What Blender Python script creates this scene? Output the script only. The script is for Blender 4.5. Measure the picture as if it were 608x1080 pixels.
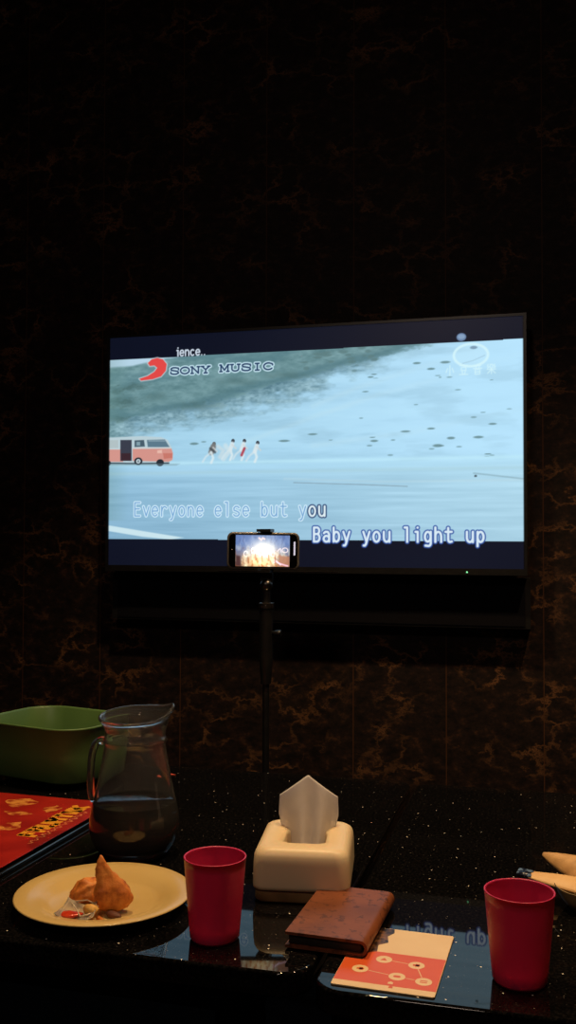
import bpy, bmesh, math, random
import numpy as np
from mathutils import Vector, Matrix, noise
random.seed(7); rng = np.random.default_rng(5)
PI = math.pi
SC = bpy.context.scene
COL = SC.collection
for o in list(bpy.data.objects): bpy.data.objects.remove(o)

# ------------------------------------------------------------------ camera
EYE = 0.93
cam = bpy.data.cameras.new('camera'); camo = bpy.data.objects.new('camera', cam); COL.objects.link(camo)
yaw, pitch, roll = 0.2582608, 0.02959963, 0.00315233
fw = Vector((-math.sin(yaw)*math.cos(pitch), math.cos(yaw)*math.cos(pitch), math.sin(pitch)))
rt = Vector((math.cos(yaw), math.sin(yaw), 0)); up = rt.cross(fw)
rt2 = rt*math.cos(roll) + up*math.sin(roll); up2 = -rt*math.sin(roll) + up*math.cos(roll)
M = Matrix((rt2, up2, -fw)).transposed().to_4x4(); M.translation = (0, 0, EYE)
camo.matrix_world = M
cam.sensor_fit = 'VERTICAL'; cam.sensor_height = 36.0; cam.lens = 36.0*1020/1080
cam.clip_start = 0.02
SC.camera = camo

# ------------------------------------------------------------------ exposure and lights
SC.view_settings.view_transform = 'Standard'; SC.view_settings.look = 'None'
SC.view_settings.exposure = 0; SC.view_settings.gamma = 1; SC.view_settings.use_curve_mapping = False
w = bpy.data.worlds.new('world'); SC.world = w; w.use_nodes = True
w.node_tree.nodes['Background'].inputs[0].default_value = (0.4, 0.3, 0.25, 1)
w.node_tree.nodes['Background'].inputs[1].default_value = 0.0

ROOM = dict(x0=-2.3, x1=1.7, y0=-1.3, y1=2.54, z1=2.6)
DOWNLIGHTS = [  # x, y, watts, cone degrees, blend, colour
    (-0.56, 1.56, 92.0, 84, 0.6, (1.0, 0.67, 0.34)),
    (0.40, 1.50, 85.0, 90, 0.6, (1.0, 0.64, 0.33)),
]
for (x, y, pw, cone, bl, c) in DOWNLIGHTS:
    l = bpy.data.lights.new('downlight_beam', 'SPOT'); l.energy = pw; l.color = c
    l.spot_size = math.radians(cone); l.spot_blend = bl; l.shadow_soft_size = 0.035
    o = bpy.data.objects.new('downlight_beam', l); COL.objects.link(o); o.location = (x, y, ROOM['z1']-0.03)
l = bpy.data.lights.new('fill_lamp_light', 'AREA'); l.energy = 8; l.color = (1.0, 0.76, 0.60); l.shape = 'DISK'; l.size = 0.35  # unseen fill lamp added to brighten the sides facing the camera
o = bpy.data.objects.new('fill_lamp_light', l); COL.objects.link(o); o.location = (-0.5, -0.75, 2.5)
o.rotation_euler = (Vector((-0.3, 1.3, 0.5))-Vector(o.location)).to_track_quat('-Z', 'Y').to_euler()

# ------------------------------------------------------------------ helpers
def s2l(c):
    return tuple((v/255/12.92 if v/255 <= .04045 else ((v/255+.055)/1.055)**2.4) for v in c)
def tag(o, label=None, cat=None, group=None, kind=None):
    if label: o['label'] = label
    if cat: o['category'] = cat
    if group: o['group'] = group
    if kind: o['kind'] = kind
    return o
def empty(name, loc, rz=0.0):
    o = bpy.data.objects.new(name, None); COL.objects.link(o); o.location = loc; o.rotation_euler = (0, 0, rz)
    o.empty_display_size = 0.05
    return o
def obj(name, bm, mat, parent=None, smooth=True, loc=None, rot=None, auto=None):
    me = bpy.data.meshes.new(name)
    bmesh.ops.recalc_face_normals(bm, faces=bm.faces[:])
    bm.to_mesh(me); bm.free()
    if smooth:
        for p in me.polygons: p.use_smooth = len(p.vertices) <= 6
    if auto:
        bm2 = bmesh.new(); bm2.from_mesh(me)
        for e in bm2.edges:
            if len(e.link_faces) == 2 and e.calc_face_angle(0) > math.radians(auto): e.smooth = False
        bm2.to_mesh(me); bm2.free()
    o = bpy.data.objects.new(name, me); COL.objects.link(o)
    if mat: me.materials.append(mat)
    if parent: o.parent = parent
    if loc: o.location = loc
    if rot: o.rotation_euler = rot
    return o
def sub(o, n):
    m = o.modifiers.new('sub', 'SUBSURF'); m.levels = n; m.render_levels = n; return o
def box(bm, x0, x1, y0, y1, z0, z1):
    v = [bm.verts.new((x, y, z)) for z in (z0, z1) for (x, y) in ((x0, y0), (x1, y0), (x1, y1), (x0, y1))]
    for f in ((3, 2, 1, 0), (4, 5, 6, 7), (0, 1, 5, 4), (1, 2, 6, 5), (2, 3, 7, 6), (3, 0, 4, 7)):
        bm.faces.new([v[i] for i in f])
    return v
def bevel(bm, w, n=3):
    bmesh.ops.bevel(bm, geom=[e for e in bm.edges if len(e.link_faces) == 2 and e.calc_face_angle(0) > .5], offset=w, segments=n, affect='EDGES', profile=.5)
def rrect(w, h, r, n=8, cx=0, cy=0):
    pts = []
    for (sx, sy, a) in ((1, 1, 0), (-1, 1, 90), (-1, -1, 180), (1, -1, 270)):
        for i in range(n+1):
            t = math.radians(a+90*i/n)
            pts.append((cx+sx*(w/2-r)+r*math.cos(t), cy+sy*(h/2-r)+r*math.sin(t)))
    return pts
def loft(bm, rings, cap0=True, cap1=True, closed=True):
    L = [[bm.verts.new(p) for p in r] for r in rings]
    n = len(L[0])
    for a, b in zip(L, L[1:]):
        for i in range(n if closed else n-1):
            j = (i+1) % n
            bm.faces.new((a[i], a[j], b[j], b[i]))
    if cap0: bm.faces.new(list(reversed(L[0])))
    if cap1: bm.faces.new(L[-1])
    return L
def rslab(bm, w, h, r, z0, z1, bev=0.0, n=8, cx=0, cy=0, bn=3):
    rings = []
    if bev:
        for i in range(bn+1):
            a = PI/2*i/bn; q = bev*(1-math.sin(a)); z = z0+bev*(1-math.cos(a))
            rings.append([(x, y, z) for x, y in rrect(w-2*q, h-2*q, max(r-q, 1e-4), n, cx, cy)])
        for i in range(bn+1):
            a = PI/2*i/bn; q = bev*(1-math.cos(a)); z = z1-bev*(1-math.sin(a))
            rings.append([(x, y, z) for x, y in rrect(w-2*q, h-2*q, max(r-q, 1e-4), n, cx, cy)])
    else:
        rings = [[(x, y, z) for x, y in rrect(w, h, r, n, cx, cy)] for z in (z0, z1)]
    loft(bm, rings)
def lathe(bm, prof, n=64, cap0=False, cap1=False, fn=None):
    rings = []
    for (r, z) in prof:
        ring = []
        for i in range(n):
            t = 2*PI*i/n; p = (r*math.cos(t), r*math.sin(t), z)
            ring.append(fn(p, t) if fn else p)
        rings.append(ring)
    loft(bm, rings, cap0, cap1)
def tube(bm, pts, rads, n=14, flat=1.0, cap=True):
    pts = [Vector(p) for p in pts]; rings = []; prev = None
    for i, p in enumerate(pts):
        t = (pts[min(i+1, len(pts)-1)]-pts[max(i-1, 0)]).normalized()
        a = prev if prev is not None else (Vector((0, 1, 0)) if abs(t.y) < .9 else Vector((1, 0, 0)))
        a = (a - t*a.dot(t)).normalized(); b = t.cross(a); prev = a
        r = rads[i] if hasattr(rads, '__len__') else rads
        rings.append([tuple(p+a*r*math.cos(2*PI*k/n)*flat+b*r*math.sin(2*PI*k/n)) for k in range(n)])
    loft(bm, rings, cap, cap)
def prism(bm, pts, z0, z1):
    loft(bm, [[(x, y, z0) for x, y in pts], [(x, y, z1) for x, y in pts]])

# ------------------------------------------------------------------ materials
def mat(name, col=(.5, .5, .5), rough=.5, metal=0, ior=1.5, trans=0, emis=None, es=0, spec=None, sss=0, coat=0):
    m = bpy.data.materials.new(name); m.use_nodes = True
    b = m.node_tree.nodes['Principled BSDF']
    b.inputs['Base Color'].default_value = (*col, 1); b.inputs['Roughness'].default_value = rough
    b.inputs['Metallic'].default_value = metal; b.inputs['IOR'].default_value = ior
    b.inputs['Transmission Weight'].default_value = trans
    if spec is not None: b.inputs['Specular IOR Level'].default_value = spec
    if sss:
        b.inputs['Subsurface Weight'].default_value = sss; b.inputs['Subsurface Radius'].default_value = (.01, .004, .004); b.inputs['Subsurface Scale'].default_value = 1
    if coat: b.inputs['Coat Weight'].default_value = coat
    if emis: b.inputs['Emission Color'].default_value = (*emis, 1); b.inputs['Emission Strength'].default_value = es
    return m
def N(m, t, **kw):
    n = m.node_tree.nodes.new(t)
    for k, v in kw.items():
        if k in n.inputs: n.inputs[k].default_value = v
        else: setattr(n, k, v)
    return n
def LK(m, a, b): m.node_tree.links.new(a, b)
def ramp(m, stops):
    n = m.node_tree.nodes.new('ShaderNodeValToRGB'); e = n.color_ramp.elements
    while len(e) < len(stops): e.new(.5)
    for k, (p, c) in enumerate(stops):
        e[k].position = p; e[k].color = (*c, 1) if len(c) == 3 else c
    return n
def bump(m, src, strength, dist=.002):
    b = N(m, 'ShaderNodeBump'); b.inputs['Strength'].default_value = strength; b.inputs['Distance'].default_value = dist
    LK(m, src, b.inputs['Height']); LK(m, b.outputs[0], m.node_tree.nodes['Principled BSDF'].inputs['Normal'])
def noisy(m, c0, c1, scale=20, detail=4, lo=.35, hi=.65, bs=0, bd=.001):
    tc = N(m, 'ShaderNodeTexCoord'); n = N(m, 'ShaderNodeTexNoise', Scale=scale, Detail=detail)
    LK(m, tc.outputs['Object'], n.inputs['Vector']); r = ramp(m, [(lo, c0), (hi, c1)])
    LK(m, n.outputs['Fac'], r.inputs[0]); LK(m, r.outputs[0], m.node_tree.nodes['Principled BSDF'].inputs['Base Color'])
    if bs: bump(m, n.outputs['Fac'], bs, bd)
    return m

def marble():
    m = mat('dark marble wall panel', rough=.6, spec=.15)
    tc = N(m, 'ShaderNodeTexCoord')
    mp = N(m, 'ShaderNodeMapping'); mp.inputs['Scale'].default_value = (1, 1, 1.5); mp.inputs['Rotation'].default_value = (0, .35, 0)
    LK(m, tc.outputs['Object'], mp.inputs[0])
    wn = N(m, 'ShaderNodeTexNoise', Scale=14.0, Detail=10.0, Roughness=.72)
    LK(m, mp.outputs[0], wn.inputs['Vector'])
    mx = N(m, 'ShaderNodeMix', data_type='VECTOR'); mx.inputs[0].default_value = .13
    LK(m, mp.outputs[0], mx.inputs[4]); LK(m, wn.outputs['Color'], mx.inputs[5])
    v = N(m, 'ShaderNodeTexVoronoi', feature='DISTANCE_TO_EDGE', Scale=11.0)
    LK(m, mx.outputs[1], v.inputs['Vector'])
    r = ramp(m, [(0, (1, 1, 1)), (.02, (.45, .45, .45)), (.075, (0, 0, 0))]); LK(m, v.outputs['Distance'], r.inputs[0])
    n2 = N(m, 'ShaderNodeTexNoise', Scale=8.0, Detail=6.0); LK(m, mp.outputs[0], n2.inputs['Vector'])
    r2 = ramp(m, [(.46, (0, 0, 0)), (.66, (1, 1, 1))]); LK(m, n2.outputs['Fac'], r2.inputs[0])
    mu = N(m, 'ShaderNodeMath', operation='MULTIPLY'); LK(m, r.outputs[0], mu.inputs[0]); LK(m, r2.outputs[0], mu.inputs[1])
    n3 = N(m, 'ShaderNodeTexNoise', Scale=26.0, Detail=8.0, Roughness=.75); LK(m, mp.outputs[0], n3.inputs['Vector'])
    r3 = ramp(m, [(.40, s2l((17, 14, 15))), (.56, s2l((36, 26, 24))), (.74, s2l((82, 54, 38)))]); LK(m, n3.outputs['Fac'], r3.inputs[0])
    m3 = N(m, 'ShaderNodeMix', data_type='RGBA'); LK(m, mu.outputs[0], m3.inputs[0])
    LK(m, r3.outputs[0], m3.inputs[6]); m3.inputs[7].default_value = (*s2l((118, 82, 54)), 1)
    # vertical joints between the panels
    sx = N(m, 'ShaderNodeSeparateXYZ'); LK(m, tc.outputs['Object'], sx.inputs[0])
    a = N(m, 'ShaderNodeMath', operation='PINGPONG'); LK(m, sx.outputs[0], a.inputs[0]); a.inputs[1].default_value = .1225
    b = N(m, 'ShaderNodeMath', operation='LESS_THAN'); LK(m, a.outputs[0], b.inputs[0]); b.inputs[1].default_value = .0012
    m4 = N(m, 'ShaderNodeMix', data_type='RGBA'); LK(m, b.outputs[0], m4.inputs[0]); LK(m, m3.outputs[2], m4.inputs[6])
    m4.inputs[7].default_value = (*s2l((72, 46, 30)), 1)
    LK(m, m4.outputs[2], m.node_tree.nodes['Principled BSDF'].inputs['Base Color'])
    return m
def granite():
    m = mat('polished black granite', rough=.022, ior=1.31)
    tc = N(m, 'ShaderNodeTexCoord')
    base = N(m, 'ShaderNodeTexNoise', Scale=260.0, Detail=3.0); LK(m, tc.outputs['Object'], base.inputs['Vector'])
    rb = ramp(m, [(.45, (.0018, .0018, .002)), (.72, (.010, .009, .009))]); LK(m, base.outputs['Fac'], rb.inputs[0])
    last = rb.outputs[0]
    for sc, rad, thr, col in ((34, .034, .80, (1, .93, .8)), (64, .045, .86, (.22, .19, .15)), (120, .08, .78, (.05, .045, .04))):
        v = N(m, 'ShaderNodeTexVoronoi', feature='F1', voronoi_dimensions='2D', Scale=float(sc)); LK(m, tc.outputs['Object'], v.inputs['Vector'])
        c = N(m, 'ShaderNodeMath', operation='LESS_THAN'); LK(m, v.outputs['Distance'], c.inputs[0]); c.inputs[1].default_value = rad
        sp = N(m, 'ShaderNodeSeparateColor'); LK(m, v.outputs['Color'], sp.inputs[0])
        g = N(m, 'ShaderNodeMath', operation='GREATER_THAN'); LK(m, sp.outputs[0], g.inputs[0]); g.inputs[1].default_value = thr
        mu = N(m, 'ShaderNodeMath', operation='MULTIPLY'); LK(m, c.outputs[0], mu.inputs[0]); LK(m, g.outputs[0], mu.inputs[1])
        mx = N(m, 'ShaderNodeMix', data_type='RGBA'); LK(m, mu.outputs[0], mx.inputs[0]); LK(m, last, mx.inputs[6]); mx.inputs[7].default_value = (*col, 1)
        last = mx.outputs[2]
    ge = N(m, 'ShaderNodeNewGeometry'); sz = N(m, 'ShaderNodeSeparateXYZ'); LK(m, ge.outputs['Normal'], sz.inputs[0])
    up_ = N(m, 'ShaderNodeMath', operation='GREATER_THAN'); LK(m, sz.outputs[2], up_.inputs[0]); up_.inputs[1].default_value = .9
    mx = N(m, 'ShaderNodeMix', data_type='RGBA'); LK(m, up_.outputs[0], mx.inputs[0]); LK(m, rb.outputs[0], mx.inputs[6]); LK(m, last, mx.inputs[7])
    LK(m, mx.outputs[2], m.node_tree.nodes['Principled BSDF'].inputs['Base Color'])
    return m
MARBLE = marble(); GRANITE = granite()
BLACKPL = noisy(mat('black plastic', rough=.35), (.006, .006, .007), (.009, .009, .01), 60)
MATBLACK = noisy(mat('matte black', rough=.75, spec=.2), (.004, .004, .005), (.007, .007, .009), 40)
PAINT = noisy(mat('dark paint', rough=.85), (.006, .005, .005), (.012, .010, .009), 6)
CARPET = noisy(mat('dark carpet', rough=.95, spec=.1), (.010, .008, .008), (.022, .017, .014), 120, bs=.5)
METAL = noisy(mat('dark metal', rough=.3, metal=1), (.12, .12, .12), (.2, .19, .18), 50)
GLASS = mat('clear glass', (.96, .97, 1), rough=0.02, trans=.975, ior=1.47)
noisy(GLASS, (.95, .97, 1), (1, 1, 1), 3)

# ------------------------------------------------------------------ room
R_ = ROOM
def struct(name, b, m):
    bm = bmesh.new(); box(bm, *b); o = obj(name, bm, m, smooth=False); o['kind'] = 'structure'; return o
struct('wall_back', (R_['x0']-.1, R_['x1']+.1, R_['y1'], R_['y1']+.1, 0, R_['z1']), MARBLE)
struct('wall_left', (R_['x0']-.1, R_['x0'], R_['y0'], R_['y1'], 0, R_['z1']), PAINT)
struct('wall_right', (R_['x1'], R_['x1']+.1, R_['y0'], R_['y1'], 0, R_['z1']), PAINT)
struct('wall_front', (R_['x0']-.1, R_['x1']+.1, R_['y0']-.1, R_['y0'], 0, R_['z1']), PAINT)
struct('floor', (R_['x0']-.1, R_['x1']+.1, R_['y0']-.1, R_['y1']+.1, -.1, 0), CARPET)
struct('ceiling', (R_['x0']-.1, R_['x1']+.1, R_['y0']-.1, R_['y1']+.1, R_['z1'], R_['z1']+.1), PAINT)
for (a, b_) in (('baseboard_back', (R_['x0'], R_['x1'], R_['y1']-.012, R_['y1'], 0, .09)),):
    struct(a, b_, BLACKPL)

LAMPM = noisy(mat('lamp glass', (.9, .8, .6), .5, emis=(1, .62, .3), es=6), (.8, .7, .5), (.9, .8, .6), 10)
for k, (x, y, *_r) in enumerate(DOWNLIGHTS):
    t = empty('downlight', (x, y, R_['z1']-.012))
    tag(t, ['recessed round ceiling downlight above the left table', 'recessed round ceiling downlight above the right table'][k], 'downlight', 'ceiling downlights')
    bm = bmesh.new(); lathe(bm, [(.036, .012), (.036, .002), (.048, 0), (.052, .004), (.052, .012)], 40); obj('trim_ring', bm, METAL, t)
    bm = bmesh.new(); lathe(bm, [(.035, .011), (.0345, .009)], 32, True, True); obj('lamp_disc', bm, LAMPM, t)
t = empty('fill_lamp', (-.5, -.75, 2.6)); tag(t, 'unseen ceiling lamp added for fill light behind the camera', 'ceiling lamp')
bm = bmesh.new(); lathe(bm, [(.19, -.08), (.19, 0), (.185, 0), (.185, -.08)], 40); obj('lamp_shade', bm, BLACKPL, t)
bm = bmesh.new(); lathe(bm, [(.02, -.04), (.02, 0)], 16, True, True); obj('lamp_holder', bm, BLACKPL, t)

# ------------------------------------------------------------------ coffee tables
TZ = .45
def table(cx, cy, w, h, label):
    t = empty('coffee_table', (cx, cy, 0)); tag(t, label, 'table', 'black granite coffee tables')
    bm = bmesh.new(); rslab(bm, w, h, .035, TZ-.028, TZ, .004, 10, bn=4); obj('tabletop', bm, GRANITE, t)
    bm = bmesh.new(); box(bm, -w/2+.08, w/2-.08, -h/2+.08, h/2-.08, TZ-.09, TZ-.028); bevel(bm, .004); obj('apron', bm, MATBLACK, t, False)
    for sx in (-1, 1):
        for sy in (-1, 1):
            bm = bmesh.new(); x, y = sx*(w/2-.11), sy*(h/2-.11)
            box(bm, x-.025, x+.025, y-.025, y+.025, 0, TZ-.09); bevel(bm, .004); obj('leg', bm, MATBLACK, t, False)
    return t
table(-.755, 1.497, 1.0, .894, 'left black granite coffee table carrying the jug, plate and left cup')
table(.255, 1.480, 1.0, .914, 'right black granite coffee table carrying the right pink cup and menu card')

# ------------------------------------------------------------------ television picture
TX, TY, TZB, TW, TH = -1.15192, 2.4338, EYE-.06775, 1.107, .6227
_cy, _sy = math.cos(yaw), math.sin(yaw)
def S(px, py):
    """place on the screen, in millimetres from its lower left corner, of a spot seen in the photo"""
    v = fw + rt2*((px-304)/1020) - up2*((py-540)/1020)
    q = v*(TY/v.y); return ((q.x-TX)*1000, (q.z+.06775)*1000)
def SS(*pp): return [S(*p) for p in pp]
def arc(cx, cy, rx, ry, a0, a1, n=10):
    return [(cx+rx*math.cos(math.radians(a0+(a1-a0)*i/n)), cy+ry*math.sin(math.radians(a0+(a1-a0)*i/n))) for i in range(n+1)]
GL = {
 'E': [[(.95, 1), (.05, 1), (.05, 0), (.95, 0)], [(.05, .53), (.85, .53)]],
 'B': [[(.05, 0), (.05, 1), (.5, 1)]+arc(.55, .77, .36, .23, 90, -90)+[(.05, .54)], [(.5, .54)]+arc(.55, .27, .4, .27, 90, -90)+[(.05, 0)]],
 'v': [[(.02, .7), (.5, 0), (.98, .7)]],
 'e': [[(.03, .37), (.98, .37)]+arc(.5, .35, .48, .35, 10, 315, 16)],
 'r': [[(.12, .7), (.12, 0)], arc(.62, .3, .48, .4, 170, 45)],
 'y': [[(.02, .7), (.5, .03)], [(.98, .7), (.42, -.18), (.28, -.27), (.08, -.27)]],
 'o': [arc(.5, .35, .48, .35, 0, 360, 18)],
 'n': [[(.06, .7), (.06, 0)], arc(.5, .38, .44, .32, 175, 0)+[(.94, 0)]],
 'l': [[(.12, 1), (.52, 1), (.52, 0)]],
 's': [[(.92, .6), (.68, .7), (.32, .7), (.06, .58), (.1, .42), (.5, .36), (.9, .26), (.95, .12), (.7, 0), (.3, 0), (.03, .1)]],
 'b': [[(.06, 1), (.06, 0)], arc(.5, .35, .44, .35, 0, 360, 18)],
 'u': [[(.06, .7), (.06, .3)]+arc(.5, .3, .44, .3, 180, 360)+[(.94, .7)], [(.94, .3), (.94, 0)]],
 't': [[(.42, .96), (.42, .2)]+arc(.68, .2, .26, .2, 180, 290)+[(.95, .03)], [(.02, .7), (.95, .7)]],
 'a': [[(.08, .6), (.32, .7), (.7, .69), (.92, .52), (.92, 0)], arc(.48, .2, .44, .21, 0, 360, 14)],
 'i': [[(.2, .7), (.54, .7), (.54, 0)], [(.52, .99), (.54, .99)]],
 'g': [arc(.5, .36, .44, .34, 0, 360, 16), [(.94, .7), (.94, -.08)]+arc(.62, -.08, .32, .2, 0, -90)+[(.15, -.26)]],
 'h': [[(.06, 1), (.06, 0)], arc(.5, .38, .44, .32, 175, 0)+[(.94, 0)]],
 'p': [[(.06, .7), (.06, -.28)], arc(.5, .35, .44, .35, 0, 360, 16)],
 'c': [arc(.5, .35, .48, .35, 50, 310, 14)],
 '.': [[(.5, .02), (.52, .02)]],
 'S': [[(.95, .68), (.93, .9), (.6, 1), (.3, 1), (.08, .85), (.12, .62), (.5, .52), (.88, .4), (.95, .16), (.7, 0), (.35, 0), (.07, .12), (.05, .32)]],
 'O': [arc(.5, .5, .5, .5, 0, 360, 22)],
 'N': [[(.14, 0), (.14, 1), (.86, 0), (.86, 1)], [(0, 1), (.18, 1)], [(0, 0), (.28, 0)], [(.72, 1), (1, 1)]],
 'Y': [[(.1, 1), (.5, .5), (.9, 1)], [(.5, .5), (.5, 0)], [(0, 1), (.28, 1)], [(.72, 1), (1, 1)], [(.32, 0), (.68, 0)]],
 'M': [[(.12, 0), (.12, 1), (.5, .2), (.88, 1), (.88, 0)], [(0, 1), (.16, 1)], [(.84, 1), (1, 1)], [(0, 0), (.25, 0)], [(.74, 0), (1, 0)]],
 'U': [[(.14, 1), (.14, .35)]+arc(.5, .32, .36, .32, 180, 360)+[(.86, 1)], [(0, 1), (.28, 1)], [(.72, 1), (1, 1)]],
 'I': [[(.5, 1), (.5, 0)], [(.3, 1), (.7, 1)], [(.3, 0), (.7, 0)]],
 'C': [[(.95, .68), (.92, .85)]+arc(.5, .5, .48, .5, 55, 320, 18)],
}
class Pic:
    def __init__(s, w, h, nx, ny):
        s.w, s.h = w, h
        s.x = np.linspace(0, w, nx)[None, :].repeat(ny, 0); s.y = np.linspace(0, h, ny)[:, None].repeat(nx, 1)
        s.c = np.zeros((ny, nx, 3)); s.px = w/(nx-1)
    def noise(s, sx, sy, oct=4, seed=0, pers=.55):
        r = np.random.default_rng(seed); out = np.zeros_like(s.x); amp = 1; tot = 0
        for k in range(oct):
            gx, gy = int(s.w/sx*2**k)+3, int(s.h/sy*2**k)+3
            g = r.random((gy, gx)); u = s.x/sx*2**k; v = s.y/sy*2**k
            i = np.clip(u.astype(int), 0, gx-2); j = np.clip(v.astype(int), 0, gy-2); fu = u-i; fv = v-j
            fu = fu*fu*(3-2*fu); fv = fv*fv*(3-2*fv)
            out += amp*((g[j, i]*(1-fu)+g[j, i+1]*fu)*(1-fv)+(g[j+1, i]*(1-fu)+g[j+1, i+1]*fu)*fv); tot += amp; amp *= pers
        return out/tot
    def mix(s, a, col):
        a = np.clip(a, 0, 1)[..., None]; s.c = s.c*(1-a)+np.array(col, float)*a
    def inside(s, pts):
        m = np.zeros(s.x.shape, bool); n = len(pts)
        for i in range(n):
            (x0, y0), (x1, y1) = pts[i], pts[(i+1) % n]
            if y0 == y1: continue
            c = ((s.y >= min(y0, y1)) & (s.y < max(y0, y1)))
            m ^= c & (s.x < (s.y-y0)*(x1-x0)/(y1-y0)+x0)
        return m
    def dist(s, pts, closed=False):
        d = np.full(s.x.shape, 1e9); P = list(pts)+([pts[0]] if closed else [])
        xs = [p[0] for p in P]; ys = [p[1] for p in P]; pad = 25
        i0 = max(int((min(xs)-pad)/s.px), 0); i1 = max(int((max(xs)+pad)/s.px)+1, 0); j0 = max(int((min(ys)-pad)/s.px), 0); j1 = max(int((max(ys)+pad)/s.px)+1, 0)
        X = s.x[j0:j1, i0:i1]; Y = s.y[j0:j1, i0:i1]
        if X.size == 0: return d
        D = d[j0:j1, i0:i1]
        for (x0, y0), (x1, y1) in zip(P, P[1:]):
            L = (x1-x0)**2+(y1-y0)**2+1e-9
            t = np.clip(((X-x0)*(x1-x0)+(Y-y0)*(y1-y0))/L, 0, 1)
            np.minimum(D, np.hypot(X-x0-t*(x1-x0), Y-y0-t*(y1-y0)), out=D)
        return d
    def poly(s, pts, col, a=1.0, soft=1.2):
        ins = s.inside(pts); d = s.dist(pts, True); sd = np.where(ins, -d, d)
        s.mix(np.clip(.5-sd/(2*soft), 0, 1)*a, col)
    def line(s, pts, r, col, a=1.0, soft=1.0):
        s.mix(np.clip((r+soft-s.dist(pts))/(2*soft), 0, 1)*a, col)
    def ell(s, c, rx, ry, col, a=1.0, soft=.15):
        q = np.hypot((s.x-c[0])/rx, (s.y-c[1])/ry); s.mix(np.clip((1-q)/soft+.5, 0, 1)*a, col)
    def text(s, txt, x, y, pitch, gw, cap, layers, slant=0, skew=0):
        for (r, col, a) in layers:
            d = np.full(s.x.shape, 1e9)
            for k, ch in enumerate(txt):
                for st in GL.get(ch, []):
                    P = [(x+k*pitch+u*gw+slant*v*cap, y+v*cap+skew*(k*pitch)) for u, v in st]
                    if len(P) > 0: d = np.minimum(d, s.dist(P))
            s.mix(np.clip((r+.9-d)/1.8, 0, 1)*a, col)
def tvpic():
    P = Pic(1107, 622.7, 760, 428); X, Y = P.x, P.y
    P.mix(np.ones_like(X), (12, 16, 32)); P.mix(.5*P.noise(300, 200, 2, 1), (20, 26, 44))
    T0 = 562+X/1107*4; B0 = 71-X/1107*3.5
    pic = (Y < T0) & (Y > B0)
    lb = P.c.copy()
    # ground and sand
    yh = S(300, 490)[1]
    u = np.clip(X/1107, 0, 1)
    sand = np.stack([160+22*u, 206+20*u, 230+22*u], -1); P.c = sand
    n1 = P.noise(160, 22, 5, 3); n2 = P.noise(40, 16, 4, 4); n3 = P.noise(12, 6, 3, 9)
    P.mix((n1-.5)*.9, (128, 170, 192)); P.mix((.5-n1)*1.2, (190, 234, 254))
    # green hillside: everything above a falling ridge
    def interp(pts):
        q = SS(*pts); return np.interp(X[0], [p[0] for p in q], [p[1] for p in q])[None, :]
    edge = interp([(114, 478), (150, 458), (200, 447), (250, 436), (300, 424), (350, 405), (400, 386), (450, 368), (480, 356), (553, 340)])
    e2 = interp([(114, 448), (165, 436), (210, 430), (260, 416), (320, 400), (360, 389), (400, 379), (440, 366), (480, 356), (553, 330)])
    w_ = np.clip((Y-edge+12+90*(n2-.5)+50*(n1-.5))/44, 0, 1)*np.clip(1-(X-700)/240, 0, 1)
    mid = np.stack([122+0*X, 160+0*X, 174+0*X], -1)+((n2-.5)*60+(n3-.5)*70)[..., None]
    P.c = P.c*(1-w_[..., None])+mid*w_[..., None]
    h_ = np.clip((Y-e2+26*(n2-.5)+14*(n3-.5))/9, 0, 1)*np.clip(1-(X-880)/60, 0, 1)
    hill = np.stack([108+0*X, 146+0*X, 152+0*X], -1)+((n2-.5)*44+(n3-.5)*26)[..., None]
    P.c = P.c*(1-h_[..., None])+hill*h_[..., None]
    n4 = P.noise(150, 34, 4, 14); P.mix(h_*np.clip((n4-.50)*4, 0, .7), (84, 124, 134))
    P.mix(np.exp(-((Y-e2-14-20*(n1-.5))/11)**2)*np.clip(1-(X-800)/150, 0, 1)*(.25+.65*n2)*np.clip((X-60)/80, 0, 1), (78, 118, 130))
    # bushes at left
    for (bx, by, rx, ry, al) in ((130, 424, 20, 7, .6), (140, 408, 17, 5, .6), (122, 412, 10, 5, .5), (165, 418, 16, 5, .35), (210, 428, 30, 6, .35), (128, 442, 14, 4, .4), (250, 402, 26, 5, .3), (300, 396, 30, 4, .3)):
        c = S(bx, by); q = np.hypot((X-c[0])/(rx*2.4), (Y-c[1])/(ry*2.4)); P.mix(np.clip(1.2-q+(n3-.5)*1.6, 0, 1)*al, (62, 92, 92))
    # bright lines running down the dune
    for pts in ([(553, 372), (470, 398), (400, 416), (330, 440), (250, 470)], [(480, 376), (430, 392), (380, 408), (330, 428)], [(553, 430), (440, 455), (330, 470)]):
        P.line(SS(*pts), 4, (196, 228, 238), .35, 7)
    # bright dune on the right
    P.mix(np.clip((X-620)/380, 0, 1)*np.clip((edge-Y+30)/60, 0, 1)*.75, (184, 229, 254))
    P.mix(np.clip((n4-.55)*6, 0, 1)*(1-w_)*np.clip((Y-200)/60, 0, 1)*.25, (140, 180, 200))
    # dark tufts
    rr = random.Random(3)
    spots = [(462, 470, 5, 1.6), (476, 462, 4, 1.4), (505, 461, 5, 1.3), (395, 465, 4, 1.2), (455, 452, 4, 1), (520, 447, 4, 1), (500, 440, 3, 1), (390, 470, 3, 1), (412, 480, 3, 1), (428, 455, 5, 1), (470, 382, 5, 1.3), (455, 389, 4, 1.2), (440, 383, 4, 1.2), (300, 465, 6, 1.2), (205, 468, 5, 1.4), (215, 466, 3, 1), (330, 458, 5, 1)]
    spots += [(rr.uniform(330, 545), rr.uniform(392, 482), rr.uniform(1.5, 3.5), rr.uniform(.5, .9)) for _ in range(22)]
    spots += [(rr.uniform(320, 400), rr.uniform(366, 392), rr.uniform(2, 6), rr.uniform(1, 2)) for _ in range(22)]
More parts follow.
